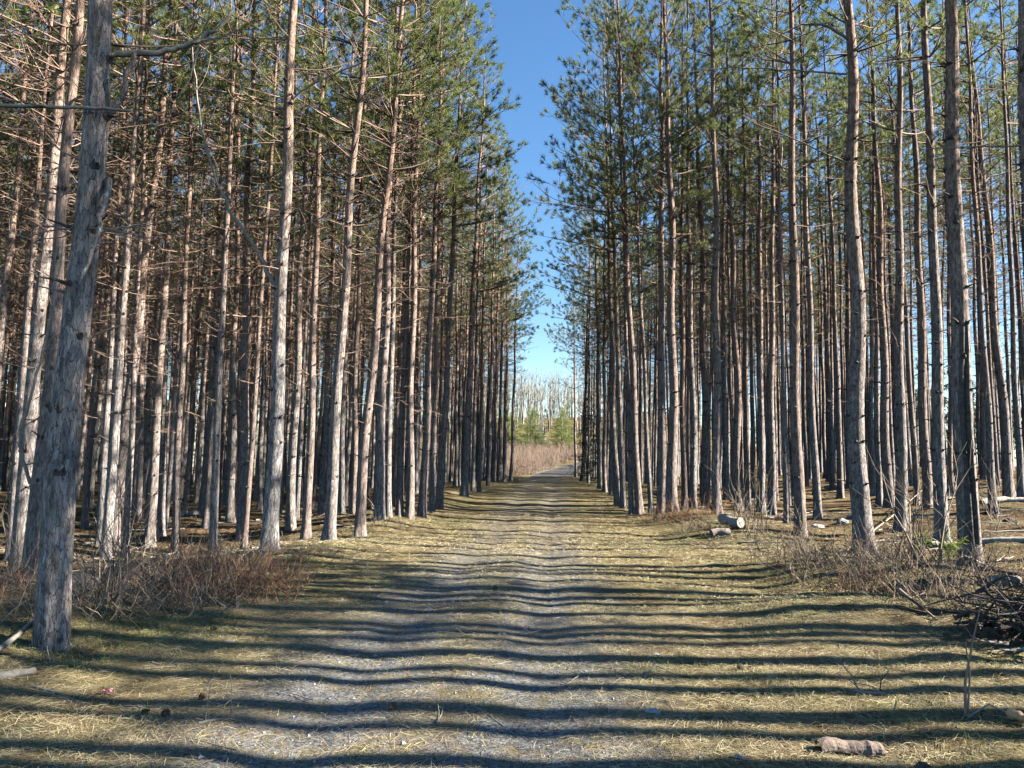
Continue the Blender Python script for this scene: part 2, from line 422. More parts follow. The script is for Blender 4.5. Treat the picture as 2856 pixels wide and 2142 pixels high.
TR = [trunk_mesh(10+k) for k in range(7)]
CR = [crown_mesh(30+k, zlo=rnd.uniform(10.2, 12), lmax=rnd.uniform(2.3, 2.9)) for k in range(8)]
CRW = [crown_mesh(50+k, zlo=8.8, lmax=4.1, sparse=.85) for k in range(3)]
CRL = [crown_mesh(55+k, zlo=9.2, lmax=2.7, sparse=1.) for k in range(3)]
CRS = [crown_mesh(60+k, zlo=rnd.uniform(10.5, 12.5), lmax=2.0, sparse=.7, n_needle=34) for k in range(5)]
DD = [dead_mesh(80+k, zhi=12., dens=rnd.uniform(1.2, 1.8)) for k in range(7)]
DDS = [dead_mesh(95+k, zlo=3.2, dens=.45, lmax=1.6) for k in range(5)]
DDE = [dead_mesh(180+k, zhi=11.5, dens=1.25, split=True) for k in range(4)]; DDSE = [dead_mesh(190+k, zlo=3.2, dens=.45, lmax=1.6, split=True) for k in range(3)]

def pine(x, y, d, lean=(0, 0), H=None, label='', group=None, crown=None, dead=None, trunk=None, cs=None, near=False):
    H = H or rnd.uniform(17., 20.)
    e = empty('pine_tree', (x, y, float(g(x, y))), label, 'pine tree', group)
    e.rotation_euler = (-lean[1], lean[0], 0)
    t = link('trunk', trunk or rnd.choice(TR), e); sc = d/.30
    rz = rnd.uniform(0, 6.283) if trunk is None else 0
    t.rotation_euler.z = rz; t.scale = (sc, sc, H/18)
    c = link('crown', crown or rnd.choice(CR), e); s = (cs or rnd.uniform(.85, 1.1))
    c.rotation_euler.z = rnd.uniform(0, 6.283); c.scale = (s, s, H/18)
    dm = dead or rnd.choice(DD); a = rnd.uniform(0, 6.283); sc = (rnd.uniform(.8, 1.1),)*2 + (rnd.uniform(.9, 1.05)*H/18,)
    if near:                            # close trees: every dead branch a part of its own
        for me in rnd.choice(DDSE if dm in DDS else DDE):
            b = link('dead_branch', me, e); b.rotation_euler.z = a; b.scale = sc
    else:
        b = link('dead_branches', dm, e); b.rotation_euler.z = a; b.scale = sc  # bare dead lower branches of one tree, joined in one mesh
    return e
def limb(e, pts, r0, r1, twigs=4, seed=0, mat_=None, dy=None, off=0.):
    """dead limb through photo points at the depth of its tree"""
    q = np.random.default_rng(seed+500)
    Yd = e.location.y; k = len(pts)
    W = np.array([at_depth(px, py, Yd + off + (0 if dy is None else dy*i_/(k-1))) for i_, (px, py) in enumerate(pts)])
    if dy is None: W[:, 1] += np.linspace(0, q.uniform(-.4, .1), k)
    t = np.linspace(0, k-1, (k-1)*4+1)
    P = np.stack([np.interp(t, range(k), W[:, c]) for c in range(3)], -1)
    for _ in range(2): P[1:-1] = (P[:-2]+2*P[1:-1]+P[2:])/4
    P[1:-1] += q.normal(0, r0*.35, P[1:-1].shape)
    rad = np.linspace(r0, r1, len(P))
    mb = MB(); mb.tube(P, rad, 8, 0, True)
    for s in range(twigs):
        i0 = q.integers(len(P)//4, len(P)-1); dd = P[i0+1 if i0+1 < len(P) else i0]-P[i0-1]; dd /= np.linalg.norm(dd)
        sp = curved(P[i0], dd*.7+q.normal(0, .6, 3), q.uniform(.2, .9), 4, .05, q, .2)
        mb.tube(sp, np.linspace(min(.008, rad[i0]*.6), .002, 5), 4, 0)
    # into the tree's own space
    Mi = (Matrix.Translation(e.location) @ e.rotation_euler.to_matrix().to_4x4()).inverted()
    A = np.array(Mi)
    mb.V = [v @ A[:3, :3].T + A[:3, 3] for v in mb.V]
    return link('dead_limb', mb.mesh('dead_limb', [mat_ or LIMB]), e)

TREES = []           # x, y of everything placed
def measured(bx, by, w, x11, label, group, dmin=.15, dmax=.40, xt=None, **kw):
    x, y = ground_at(bx, by)
    d = min(dmax, max(dmin, w*y/FPX))
    z = float(g0(x, y))
    p = at_depth(x11, 1100, y) if xt is None else at_depth(xt, 0, y)
    lean = math.atan2(p[0]-x, p[2]-z)
    lean = max(-.14, min(.14, lean))
    TREES.append((x, y))
    return pine(x, y, d, (lean, rnd.gauss(0, .008)), near=y < 24, label=label, group=group, **kw)

GL = 'pines along the left edge of the track'; GR = 'pines along the right edge of the track'
WOUND = trunk_mesh(5, flare_k=.6, wound=True, sides=48, rings=140, bend=.02)
BIG = trunk_mesh(6, sides=40, rings=130, bend=.02, flare_k=.35)
BIG2 = trunk_mesh(8, sides=40, rings=130, bend=.02)
ORD = 'first second third fourth fifth sixth seventh eighth ninth tenth eleventh twelfth thirteenth fourteenth fifteenth sixteenth seventeenth eighteenth nineteenth twentieth'.split()

L1 = measured(146, 1800, 86, 206, 'thick grey leaning pine nearest the camera on the left, fallen branches at its foot', GL, trunk=BIG, dmax=.345, H=18, xt=300)
limb(L1, [(325, 150), (420, 148), (500, 125), (560, 95), (612, 60), (640, 10)], .030, .012, 5, 1)
limb(L1, [(290, 350), (330, 290), (350, 230), (374, 148)], .030, .020, 0, 2, BARK, dy=-.1)
o = limb(L1, [(366, 309), (270, 301), (140, 297), (0, 293), (-160, 300)], .012, .020, 2, 3, dy=-.05, off=-.17)
limb(L1, [(303, 500), (312, 570), (314, 640), (300, 760), (285, 830)], .030, .012, 1, 4, BARK)
limb(L1, [(290, 642), (340, 634), (405, 622)], .014, .006, 1, 5)
measured(47, 1606, 42, 92, 'left stem of the twin grey pines behind the big leaning pine', GL, dmin=.2)
t = measured(81, 1640, 40, 126, 'right stem of the twin grey pines with vine-like branches, behind the big leaning pine', GL, dmin=.19)
limb(t, [(85, 1350), (62, 1260), (66, 1190), (100, 1120), (140, 980), (180, 830), (205, 690)], .026, .012, 6, 6)
limb(t, [(60, 1300), (110, 1290), (170, 1276), (190, 1300)], .010, .005, 4, 7)
Lm = [(34, 1470, 17, 54), (235, 1480, 18, 266), (278, 1520, 19, 300), (318, 1527, 33, 362), (383, 1462, 18, 392), (416, 1512, 28, 440), (448, 1498, 20, 463),
      (490, 1520, 22, 506), (571, 1490, 18, 599), (604, 1465, 16, 615), (640, 1466, 22, 647), (673, 1500, 28, 680)]
Lml = ['slim half-lit pine at the left picture edge beyond the twin stems', 'bright sunlit slim pine just right of the big leaning trunk', 'thin dark pine right of the big leaning trunk, behind the brush',
       'grey pine leaning right behind the brush, first of the wide ones after the big trunk', 'straight sunlit slim pine behind the wider leaning grey pine', 'wide grey pine behind the left end of the dry brush',
       'slim pine with a bright foot, close beside a wide grey pine behind the brush', 'medium grey pine with dark foot behind the middle of the dry brush', 'slender leaning pine lit halfway up, right of the pale fallen wood',
       'thin dark-footed pine beside a slender leaning one, right of the pale fallen wood', 'dark shaded pine touching a brighter wide one behind the brush', 'wide pine with a sunlit foot, left of the track-edge pine with the curved white limb']
for a, l in zip(Lm, Lml): measured(*a, l, GL)
L15 = measured(750, 1534, 44, 766, 'stout pine at the left edge with a long curved white limb rising left', GL, trunk=BIG2, H=18, xt=818)
limb(L15, [(768, 800), (735, 740), (690, 660), (640, 590), (595, 480), (565, 380), (548, 250), (535, 130)], .040, .012, 7, 8)
limb(L15, [(800, 300), (850, 250), (930, 215), (1010, 190), (1060, 165)], .024, .009, 6, 9, TWIG)
limb(L15, [(800, 655), (870, 620), (960, 585), (1060, 520)], .018, .006, 6, 10, TWIG)
Lfront = [(810, 1483, 25, 826), (853, 1494, 24, 866), (918, 1501, 33, 945), (951, 1449, 18, 960), (982, 1454, 18, 991), (1003, 1487, 30, 1034), (1056, 1462, 27, 1070), (1081, 1458, 19, 1090),
          (1112, 1456, 20, 1125), (1141, 1458, 23, 1150), (1177, 1453, 23, 1191), (1204, 1424, 17, 1213), (1226, 1418, 21, 1242), (1293, 1389, 20, 1307), (1318, 1371, 12, 1326), (1336, 1368, 12, 1343),
          (1361, 1357, 11, 1367), (1376, 1350, 11, 1382), (1391, 1346, 10, 1396), (1406, 1343, 10, 1411), (1424, 1340, 10, 1432)]
for k, a in enumerate(Lfront):
    nm = ORD[k] if k < 20 else 'twenty-first'
    if k == 13: l = 'dark pine standing forward alone at the left edge, mid-way along the track'
    elif k == 20: l = 'farthest pine of the left edge, where the track reaches the pink brush'
    else: l = f'pine at the left edge, {nm} along after the one with the curved white limb'
    e = measured(*a, l, GL, dmax=.30, cs=1., crown=rnd.choice(CRL))
    if k in (2, 5, 8): limb(e, [(a[3]+8, 760-k*20), (a[3]+80, 700-k*20), (a[3]+190, 610-k*20)], .016, .005, 7, 20+k, TWIG)

Rfar = [(1605, 1331, 9, 1603), (1623, 1342, 12, 1632), (1640, 1340, 10, 1642), (1674, 1368, 14, 1668), (1687, 1375, 13, 1687), (1705, 1382, 14, 1703)]
for k, a in enumerate(Rfar):
    measured(*a, 'farthest pine of the right edge, beside the shaded bend of the road' if k == 0 else f'distant pine of the right edge, {ORD[k]} from the far end of the row', GR, dmin=.2, dmax=.3, crown=rnd.choice(CRW))
Rm = [(1721, 1411, 18, 1712, 'dark pine beside the track at the right, just nearer than the dark spruce'), (1739, 1418, 17, 1728, 'pine with a bright right side next to a dark one, near the dark spruce'),
      (1761, 1436, 15, 1750, 'slim sunlit pine left of a leaning sunlit pine, right track edge'), (1784, 1440, 22, 1768, 'sunlit pine leaning left with swept foot, right track edge'),
      (1815, 1436, 14, 1800, 'thin pine leaning left between two wider ones at the right track edge'), (1844, 1444, 26, 1844, 'straight pine close left of the stout one in the orange brush'),
      (1876, 1447, 35, 1875, 'stout pine standing in orange brush at the right edge of the track'), (1909, 1418, 18, 1906, 'pine just right of the stout one, behind the orange brush'),
      (1934, 1425, 20, 1929, 'pine with a rough lit side above the right end of the orange brush'), (1967, 1415, 28, 1961, 'wide dark pine left of the cut log'),
      (2000, 1456, 26, 1998, 'pine with a whitish lit side directly behind the cut log'), (2025, 1396, 18, 2022, 'dark pine behind the cut log, lit foot'),
      (2061, 1425, 25, 2054, 'dark wide pine rising above the right end of the cut log'), (2084, 1418, 18, 2079, 'slim pine behind the pale bare saplings'),
      (2122, 1425, 22, 2119, 'dark pine right of the pale bare saplings'), (2151, 1430, 22, 2153, 'greenish lit pine between the saplings and the bright white-sided pine'),
      (2231, 1491, 32, 2225, 'bright white-sided pine standing alone left of the thick grey pine'), (2280, 1454, 22, 2267, 'slim pine leaning left, behind the bright white-sided one'),
      (2323, 1365, 15, 2312, 'thin brown pine deeper in, left of the thick grey pine'), (2345, 1395, 18, 2334, 'brown pine leaning left before the fallen pale wood, left of the thick grey pine'),
      (2368, 1365, 15, 2366, 'thin pine partly hidden by the left side of the thick grey pine'), (2453, 1402, 17, 2448, 'thin bent pine close right of the thick grey pine'),
      (2482, 1424, 27, 2469, 'brown pine leaning left, second trunk right of the thick grey pine'), (2511, 1476, 32, 2507, 'half-lit pine with flared foot midway between the two thickest right pines'),
      (2558, 1400, 17, 2540, 'thin leaning pine behind the two stout ones on the right'), (2590, 1440, 27, 2576, 'brown pine behind the white-sided one beside the split trunk'),
      (2627, 1507, 36, 2621, 'white-sided pine standing close left of the split rotten trunk'), (2652, 1380, 15, 2648, 'thin pine seen between the white-sided pine and the split trunk'),
      (2789, 1340, 18, 2771, 'slim pine far right, left of the leaning brown one on the rise'), (2815, 1391, 27, 2789, 'leaning brown pine on the rise near the right picture edge'),
      (2847, 1320, 16, 2844, 'thin pine at the right picture edge, on the rise')]
R7 = None
for a in Rm:
    e = measured(*a[:4], a[4], GR, dmin=.17, dmax=.34, crown=rnd.choice(CRW if a[0] < 1900 else CR), dead=rnd.choice(DDS+DD[:2]), xt={1876: 1859, 2231: 2204, 2627: 2588}.get(a[0]))
    if a[0] == 1876: R7 = e
R19 = measured(2410, 1530, 53, 2413, 'thick grey pine with long dead limbs reaching left, right of the track', GR, trunk=trunk_mesh(7, sides=40, rings=130, bend=.02), H=18, dead=DDS[0], xt=2369)
limb(R19, [(2363, 108), (2308, 72), (2243, 68), (2205, 84), (2146, 116), (2114, 155)], .032, .012, 6, 30)
limb(R19, [(2362, 207), (2240, 198), (2114, 190), (2017, 187), (1856, 207)], .022, .006, 7, 31)
limb(R19, [(2398, 465), (2308, 439), (2217, 400), (2120, 368), (2030, 329)], .022, .007, 4, 32)
limb(R19, [(2385, 205), (2463, 152)], .016, .006, 1, 33)
limb(R19, [(2395, 822), (2360, 805), (2322, 799)], .018, .012, 0, 34)
R27 = measured(2706, 1574, 58, 2695, 'thick pine with a dark rotten split down its trunk, near the right picture edge', GR, trunk=WOUND, H=18, dead=DDS[1], dmax=.36, xt=2662)
R31 = measured(2935, 1640, 75, 2905, 'thick pine cut off by the right picture edge with a broken stub', GR, H=18, dmax=.37, dead=DDS[2])
limb(R31, [(2845, 407), (2720, 406), (2573, 410)], .014, .006, 3, 35)
limb(R31, [(2856, 215), (2835, 190), (2822, 178)], .05, .03, 0, 36, BARK)
limb(R7, [(1868, 300), (1790, 380), (1720, 395), (1650, 390)], .022, .008, 6, 37)
limb(R7, [(1855, 560), (1740, 575), (1620, 575), (1540, 560), (1480, 510)], .018, .006, 14, 38, TWIG)
limb(R7, [(1862, 760), (1800, 750), (1740, 735)], .014, .005, 5, 39)

SUNLIT = [ground_at(*p) for p in ((2231, 1491), (2410, 1530), (2511, 1476), (2627, 1507), (2706, 1574), (1876, 1447), (2000, 1456), (1784, 1440))]
# trees right of the frame whose trunks stripe the track with shadow
for k, (x, y, d) in enumerate([(7.6, 8.1, .33), (9.5, 6.1, .34), (12.5, 5.4, .26), (10.5, 4.75, .30), (8.2, 9.7, .26), (15.5, 4.2, .34), (13.4, 8.9, .30), (16.2, 7.1, .3), (18.3, 9.4, .28), (17.8, 11.2, .3), (12.6, 3.3, .3), (11.4, 7.2, .26), (14.6, 6.5, .26), (9.2, 3.9, .28), (19.5, 6.9, .3), (20.4, 8.3, .28), (10.3, 10.6, .24), (13.2, 11.9, .26), (7.9, 5.25, .22), (10.9, 8.6, .26), (9.9, 7.0, .24), (12.2, 4.1, .24), (8.6, 11.6, .22)]):
    TREES.append((x, y))
    pine(x, y, d, (rnd.gauss(0, .012), rnd.gauss(0, .012)), label='pine beyond the right picture edge whose trunk shadows the track', group='pines beyond the right picture edge', crown=rnd.choice(CRL if x > 11 else CR), dead=rnd.choice(DD), cs=1.2 if x > 11 else 1.)

# ------------------------------------------------------------------ the wood behind, in planted rows
cand = []
def ok(x, y, dmin=1.2):
    return all((x-a)**2+(y-b)**2 > dmin*dmin for a, b in TREES)
def near_front(x, y):
    sx, sy, q = project((x, y, 0))
    return sx, q
for side in (-1, 1):
    for iu in range(0, 22):
        for iy in range(0, 52):
            y = 3 + iy*1.55 + rnd.uniform(-.4, .4)
            xc = float(road_x(y))
            edge = (-4.9 if side < 0 else 6.3) if y < 30 else (-4.9+1.3*(y-30)/40 if side < 0 else 6.3-3.2*(y-30)/40)
            x = xc + edge + side*(iu*1.9 + rnd.uniform(-.3, .3) + .6)
            if y > 74: continue
            sx, q = near_front(x, y)
            if side < 0:
                if x < -46: continue
                if sx > -150 and q < 16.5 and sx < 900: continue
                if q < 9 : continue
            else:
                if iu > (7 if y < 24 else 11): continue
                if any(x > hx+.5 and abs(y-(hy-.052*(x-hx))) < .42 for hx, hy in SUNLIT): continue
                if sx > 2990 and y > 14 and rnd.random() < .85: continue
                if x-xc > 13 and rnd.random() < .2: continue
                if y < 12.5: continue
                if q < 21 and sx < 3000: continue
            if abs(sx-1428) > 2300: continue
            if not ok(x, y): continue
            TREES.append((x, y)); cand.append((y, x, sx, side))
cand.sort()
inview = [c for c in cand if -60 < c[2] < 2916]
outview = [c for c in cand if not (-60 < c[2] < 2916)]
indiv = inview[:212]; rest = inview[212:] + outview
for y, x, sx, side in indiv:
    if side < 0:
        band = 'near the front' if y < 26 else 'in the middle depth' if y < 36 else 'deep'
        lab = f'pine among the crowded trunks {band} in the wood left of the track'; grp = 'pines in the wood on the left, '+band
    else:
        band = 'near the front' if y < 28 else 'in the middle depth' if y < 38 else 'deep'
        lab = f'pine among the crowded trunks {band} in the wood right of the track'; grp = 'pines in the wood on the right, '+band
    d = rnd.uniform(.14, .25)
    pine(x, y, d, (rnd.gauss(.004, .014), rnd.gauss(0, .014)), label=lab, group=grp, dead=rnd.choice(DD if side < 0 else DD[:3]+DDS), crown=rnd.choice(CR if side < 0 or x < 11 else CRS+CR[:2]))

def mesh_arrays(me):
    n = len(me.vertices); V = np.empty(n*3, np.float32); me.vertices.foreach_get('co', V)
    L = np.empty(len(me.loops), np.int32); me.loops.foreach_get('vertex_index', L)
    st = np.empty(len(me.polygons), np.int32); me.polygons.foreach_get('loop_start', st)
    mi = np.empty(len(me.polygons), np.int32); me.polygons.foreach_get('material_index', mi)
    return V.reshape(-1, 3), L, st, mi
far_tr = [trunk_mesh(200+k, sides=7, rings=34) for k in range(4)]
far_cr = [crown_mesh(210+k, n_needle=9, w=.035, zlo=rnd.uniform(9, 11), whorl=.85) for k in range(4)]
far_dd = [dead_mesh(220+k, dens=.7) for k in range(4)]
def quads(me):
    V, L, st, mi = mesh_arrays(me); return V.astype(float), L.reshape(-1, 4) if len(L) == 4*len(st) else None, mi
FT = [quads(q) for q in far_tr]; FC = [quads(q) for q in far_cr]; FD = [quads(q) for q in far_dd]
mb = MB()
for y, x, sx, side in rest:
    a = rnd.uniform(0, 6.28); c, s = math.cos(a), math.sin(a); Rz = np.array([[c, -s, 0], [s, c, 0], [0, 0, 1]])
    H = rnd.uniform(.92, 1.08); d = rnd.uniform(.6, .9); z = float(g(x, y)); lx = rnd.gauss(0, .014)
    for k, (lst, sc, mo) in enumerate(((FT, d, 0), (FC, 1., 1), (FD, 1., 1))):
        V, Fq, mi = rnd.choice(lst)
        W = (V*[sc, sc, H]) @ Rz.T; W[:, 0] += W[:, 2]*lx; W += [x, y, z]
        for mm in np.unique(mi):
            pass
        mb.V.append(W); mb.F.append(Fq+mb.n); mb.m.append(mi + mo if k else np.zeros(len(Fq), int)); mb.sm.append(np.ones(len(Fq), bool)); mb.n += len(W)
tag(link('far_pine_wood', mb.mesh('far_pine_wood', [BARK, TWIG, NEEDLE])), 'dense mass of distant pine trunks and crowns filling the wood behind', 'wood', kind='stuff')
print('trees', len(TREES), 'in view', len(inview), 'rest', len(rest))

# ------------------------------------------------------------------ beyond the track: spruce, young evergreens, brush, pale saplings
def conifer_mesh(seed, H, rbase, needle, n=1, zlo=.25):
    q = np.random.default_rng(seed); mb = MB(); z = zlo
    while z < H-.1:
        f = z/H
        for k in range(q.integers(5, 9)):
            a = q.uniform(0, 6.283); L = rbase*(1-f)*q.uniform(.7, 1.1)+.08
            P = curved((0, 0, z), (math.cos(a), math.sin(a), q.uniform(-.2, .25)), L, 4, .02, q, .08)
            mb.tube(P, np.linspace(.012, .004, 5), 3, 0)
            for s in range(max(3, int(L*9*n))):
                t = q.uniform(.15, 1)*3.99; i0 = int(t); p = P[i0]+(P[i0+1]-P[i0])*(t-i0)
                dd = P[i0+1]-P[i0]; dd = dd/np.linalg.norm(dd)+q.normal(0, .5, 3)
                needle_tuft(mb, p, dd, q, 14, .10, .016, 1, .25)
        z += q.uniform(.16, .3)*max(1, H/4)
    return mb.mesh('crown', [TWIG, needle])
def small_trunk(H, r):
    mb = MB(); mb.tube([(0, 0, -.1), (.01, 0, H*.4), (0, .01, H*.8), (0, 0, H)], [r, r*.8, r*.4, r*.1], 8); return mb.mesh('trunk', [BARK])
def conifer(name, x, y, H, rb, needle, label, group=None, seed=0, me=None, tr=None):
    e = empty(name, (x, y, float(g(x, y))), label, 'evergreen tree', group)
    link('trunk', tr or small_trunk(H, .03+.012*H), e); link('crown', me or conifer_mesh(seed, H, rb, needle), e)
    return e
x, y = ground_at(1652, 1350)
conifer('spruce_tree', 5.0, 50, 5.6, 1.5, DARKNEEDLE, 'dark bushy spruce among the far right edge trunks', seed=301)
sm = conifer_mesh(303, 7, 2.4, DARKNEEDLE, .6); st_ = small_trunk(7, .1)
for k, (x, y) in enumerate([(9.5, 76), (9.2, 79.5), (11, 82.5), (13, 86), (12.5, 79), (16, 88.5)]):  # spruces added out of view so their shadow darkens the road bend
    conifer('spruce_tree', x, y, 7, 2.4, DARKNEEDLE, 'dark spruce added to shade the bend of the road, unseen behind the right row', 'spruces added to shade the bend of the road', me=sm, tr=st_)
x, y = ground_at(2625, 1600)
conifer('pine_seedling', x, y, .5, .14, FRESH, 'small yellow-green pine seedling in front of the split trunk', seed=302)
cm = [conifer_mesh(310+k, 5., 2.1, FRESH, 1.) for k in range(3)]; tm = small_trunk(5, .08)
for k in range(24):
    y = rnd.uniform(97, 110); x = rnd.uniform(-4, 14)
    e = conifer('young_evergreen', x, y, 5, 1.7, FRESH, 'bright green young evergreen on the slope above the pink brush', 'young evergreens on the far slope', me=cm[k % 3], tr=tm)
    s = rnd.uniform(.7, 1.15); e.scale = (s, s, s)
# pink brush and pale thicket: uncountable masses
q = np.random.default_rng(77); mb = MB()
for k in range(5200):
    y = q.uniform(76, 98); x = q.uniform(-9, 19)
    rx = np.interp(y, cy, cx)
    if abs(x-rx) < 2.6 and y < 106: continue
    h = q.uniform(.8, 2.3)*(1 if y > 80 else .7)
    P = curved((x, y, float(g0(x, y))-.1), (q.normal(0, .22), q.normal(0, .22), 1), h, 4, .03, q, .12)
    mb.tube(P, np.linspace(.02, .007, 5), 3)
    for s in range(3):
        i0 = q.integers(1, 4); mb.tube(curved(P[i0], (q.normal(0, .5), q.normal(0, .5), 1), h*.45, 2, .05, q, .2), [.012, .009, .005], 3)
tag(link('pink_brush', mb.mesh('pink_brush', [PINKBRUSH])), 'mass of bare pinkish brush on the slope where the track ends', 'brush', kind='stuff')
mb = MB()
for k in range(420):
    y = q.uniform(116, 150); x = q.uniform(-16, 28); h = q.uniform(5, 9.5)
    P = curved((x, y, float(g0(x, y))-.2), (q.normal(0, .05), 0, 1), h, 5, .02, q, .03)
    mb.tube(P, np.linspace(q.uniform(.05, .12), .02, 6), 4)
    for s in range(9):
        i0 = q.integers(2, 5); a = q.uniform(0, 6.28)
        mb.tube(curved(P[i0], (math.cos(a)*.6, math.sin(a)*.6, 1), h*.28, 3, .04, q, .15), [.035, .025, .02, .01], 3)
tag(link('pale_thicket', mb.mesh('pale_thicket', [PALEWOOD])), 'thicket of pale bare saplings along the far hilltop', 'thicket', kind='stuff')
# a far belt of woodland on the horizon, seen between the trunks
mb = MB()
for k in range(1500):
    a = q.uniform(-1.2, 1.2); rr = q.uniform(120, 240)
    x, y = math.sin(a)*rr, math.cos(a)*rr
    if abs(x-6) < 46 and y < 200: continue
    h = q.uniform(9, 16); zb = float(g0(x, y))
    mb.tube([(x, y, zb-.5), (x+q.normal(0, .3), y, zb+h)], [.16, .05], 4, 1)
    for s in range(26):
        zz = q.uniform(.15 if k % 3 == 0 else .5, 1)*h; ww = (1.2-zz/h)*2.2
        needle_tuft(mb, np.array([x+q.normal(0, ww*.5), y+q.normal(0, ww*.5), zb+zz]), q.normal(0, 1, 3)+[0, 0, .2], q, 7, .9, .16, 0, .6)
tag(link('far_woodland', mb.mesh('far_woodland', [DARKNEEDLE, PALEWOOD])), 'distant belt of woodland on the horizon seen between trunks', 'woodland', kind='stuff')

# ------------------------------------------------------------------ brush and saplings beside the track
def shrub_mesh(seed, n, h, spread, m, twigs=4, r=.0045, lean=.5):
    q = np.random.default_rng(seed); mb = MB()
    for k in range(n):
        a = q.uniform(0, 6.283); rr = spread*math.sqrt(q.random())
        L = h*q.uniform(.45, 1.1)
        P = curved((rr*math.cos(a), rr*math.sin(a), -.06), (q.normal(0, lean), q.normal(0, lean), 1), L, 5, q.uniform(-.1, .05), q, .16)
        mb.tube(P, np.linspace(r*q.uniform(.7, 1.3), r*.4, 6), 3)
        for s in range(q.integers(0, twigs+1)):
            i0 = q.integers(1, 5); mb.tube(curved(P[i0], (q.normal(0, .7), q.normal(0, .7), .8), L*q.uniform(.2, .45), 3, .03, q, .25), [r*.6, r*.5, r*.4, r*.3], 3)
    return mb.mesh('stems', [m])
SHR = [shrub_mesh(400+k, 62, .72, .6, REDTWIG) for k in range(3)]; SHG = [shrub_mesh(410+k, 58, .62, .75, GREYTWIG, 5, .0045, .8) for k in range(3)]
SAP = [shrub_mesh(420+k, 9, 2.0, .18, SAPWOOD, 7, .010, .25) for k in range(3)]
def shrub(sx, sy, me, label, group, s=1., sz=None, name='dry_shrub', cat='shrub'):
    x, y = ground_at(sx, sy)
    o = link(name, me, loc=(x, y, float(g(x, y)))); o.rotation_euler.z = rnd.uniform(0, 6.28); o.scale = (s, s, sz or s)
    return tag(o, label, cat, group)
GB = 'dry brush beside the track'
brush = [(650, 1660, SHR, 1.15, 'reddish dry bush at the right end of the left brush'), (575, 1650, SHR, 1.2, 'tall reddish-brown bush in the middle of the left brush'), (715, 1640, SHR, .9, 'low russet bush nearest the track on the left'),
         (780, 1615, SHR, .7, 'small orange bush below the stout left pine'), (500, 1665, SHG, 1.15, 'greyish tangled bush left of the tall reddish one'), (430, 1690, SHG, 1.1, 'grey bare bush in front of the wide grey left pines'),
         (370, 1640, SHG, 1.15, 'tangled grey bush behind the tall bare stems on the left'), (290, 1715, SHG, .9, 'sparse grey bush right beside the big leaning pine'), (590, 1590, SHG, 1.2, 'grey brush behind the reddish bushes on the left'),
         (450, 1590, SHG, 1.2, 'grey brush at the feet of the left interior pines'), (60, 1700, SHR, .8, 'reddish bush left of the big leaning pine'), (20, 1660, SHG, .9, 'sparse bush at the left picture edge'),
         (690, 1570, SHG, 1., 'grey brush behind the stout left pine'), (1090, 1470, SHG, .8, 'thin brush at the feet of the left edge pines'),
         (1880, 1470, SHR, 1.1, 'orange brush at the foot of the stout right pine'), (1940, 1465, SHR, 1.25, 'tall orange brush left of the cut log'), (1830, 1465, SHR, .8, 'low orange brush left of the stout right pine'),
         (1700, 1425, SHG, 1., 'grey brush at the far right track edge'), (1990, 1480, SHG, .9, 'grey brush just left of the cut log'),
         (2250, 1560, SHG, 1.1, 'tangled dark brush before the bright white-sided pine'), (2340, 1590, SHG, 1.25, 'wide dark tangle below the thick grey pine'), (2430, 1600, SHG, 1.3, 'dark tangle right of the thick grey pine foot'),
         (2520, 1620, SHG, 1.3, 'brown tangle between the two thickest right pines'), (2600, 1600, SHG, 1.1, 'brush left of the split trunk foot'), (2480, 1560, SHG, 1.1, 'thin brush behind the brown tangle'),
         (2780, 1620, SHG, .9, 'brush right of the split trunk foot'), (2660, 1660, SHG, 1., 'brush in front of the split trunk'), (2160, 1510, SHG, 1., 'brush between the saplings and the white-sided pine'),
         (2840, 1560, SHG, 1., 'thin brush at the right picture edge'), (2290, 1600, SHG, 1.1, 'low tangle at the left end of the right bank brush'), (2390, 1630, SHG, 1.1, 'dense tangle in front of the thick grey pine'),
         (2470, 1650, SHG, 1.2, 'tangle overhanging the right bank, before the midway half-lit pine'), (2570, 1665, SHG, 1.1, 'dark tangle before the white-sided pine by the split trunk'), (2200, 1555, SHG, .9, 'small tangle right of the pale sapling clumps'),
         (2620, 1700, SHG, .9, 'low dry tangle above the bank branch at right'), (2740, 1700, SHG, .9, 'tangle between the split trunk and the dark heap'), (1950, 1490, SHG, .9, 'pale low brush left of the stacked logs'),
         (520, 1630, SHG, 1.2, 'brown tangle behind the tall reddish bush at left'), (620, 1620, SHR, 1.1, 'rusty bush at the back of the left brush'), (400, 1620, SHG, 1.2, 'tangle before the wide leaning grey pine at left'),
         (330, 1700, SHG, .9, 'low brown tangle between the tall stems and the left grass'), (110, 1720, SHG, .8, 'brown stems at the left of the big leaning pine foot'), (850, 1540, SHG, .8, 'thin brush right of the stout left pine'), (2410, 1665, SHR, .7, 'low brown brush on the bank edge below the thick grey pine')]
for k, (sx, sy, ms, s, l) in enumerate(brush): shrub(sx, sy, ms[k % 3], l, GB, s)
GS = 'bare saplings beside the track'
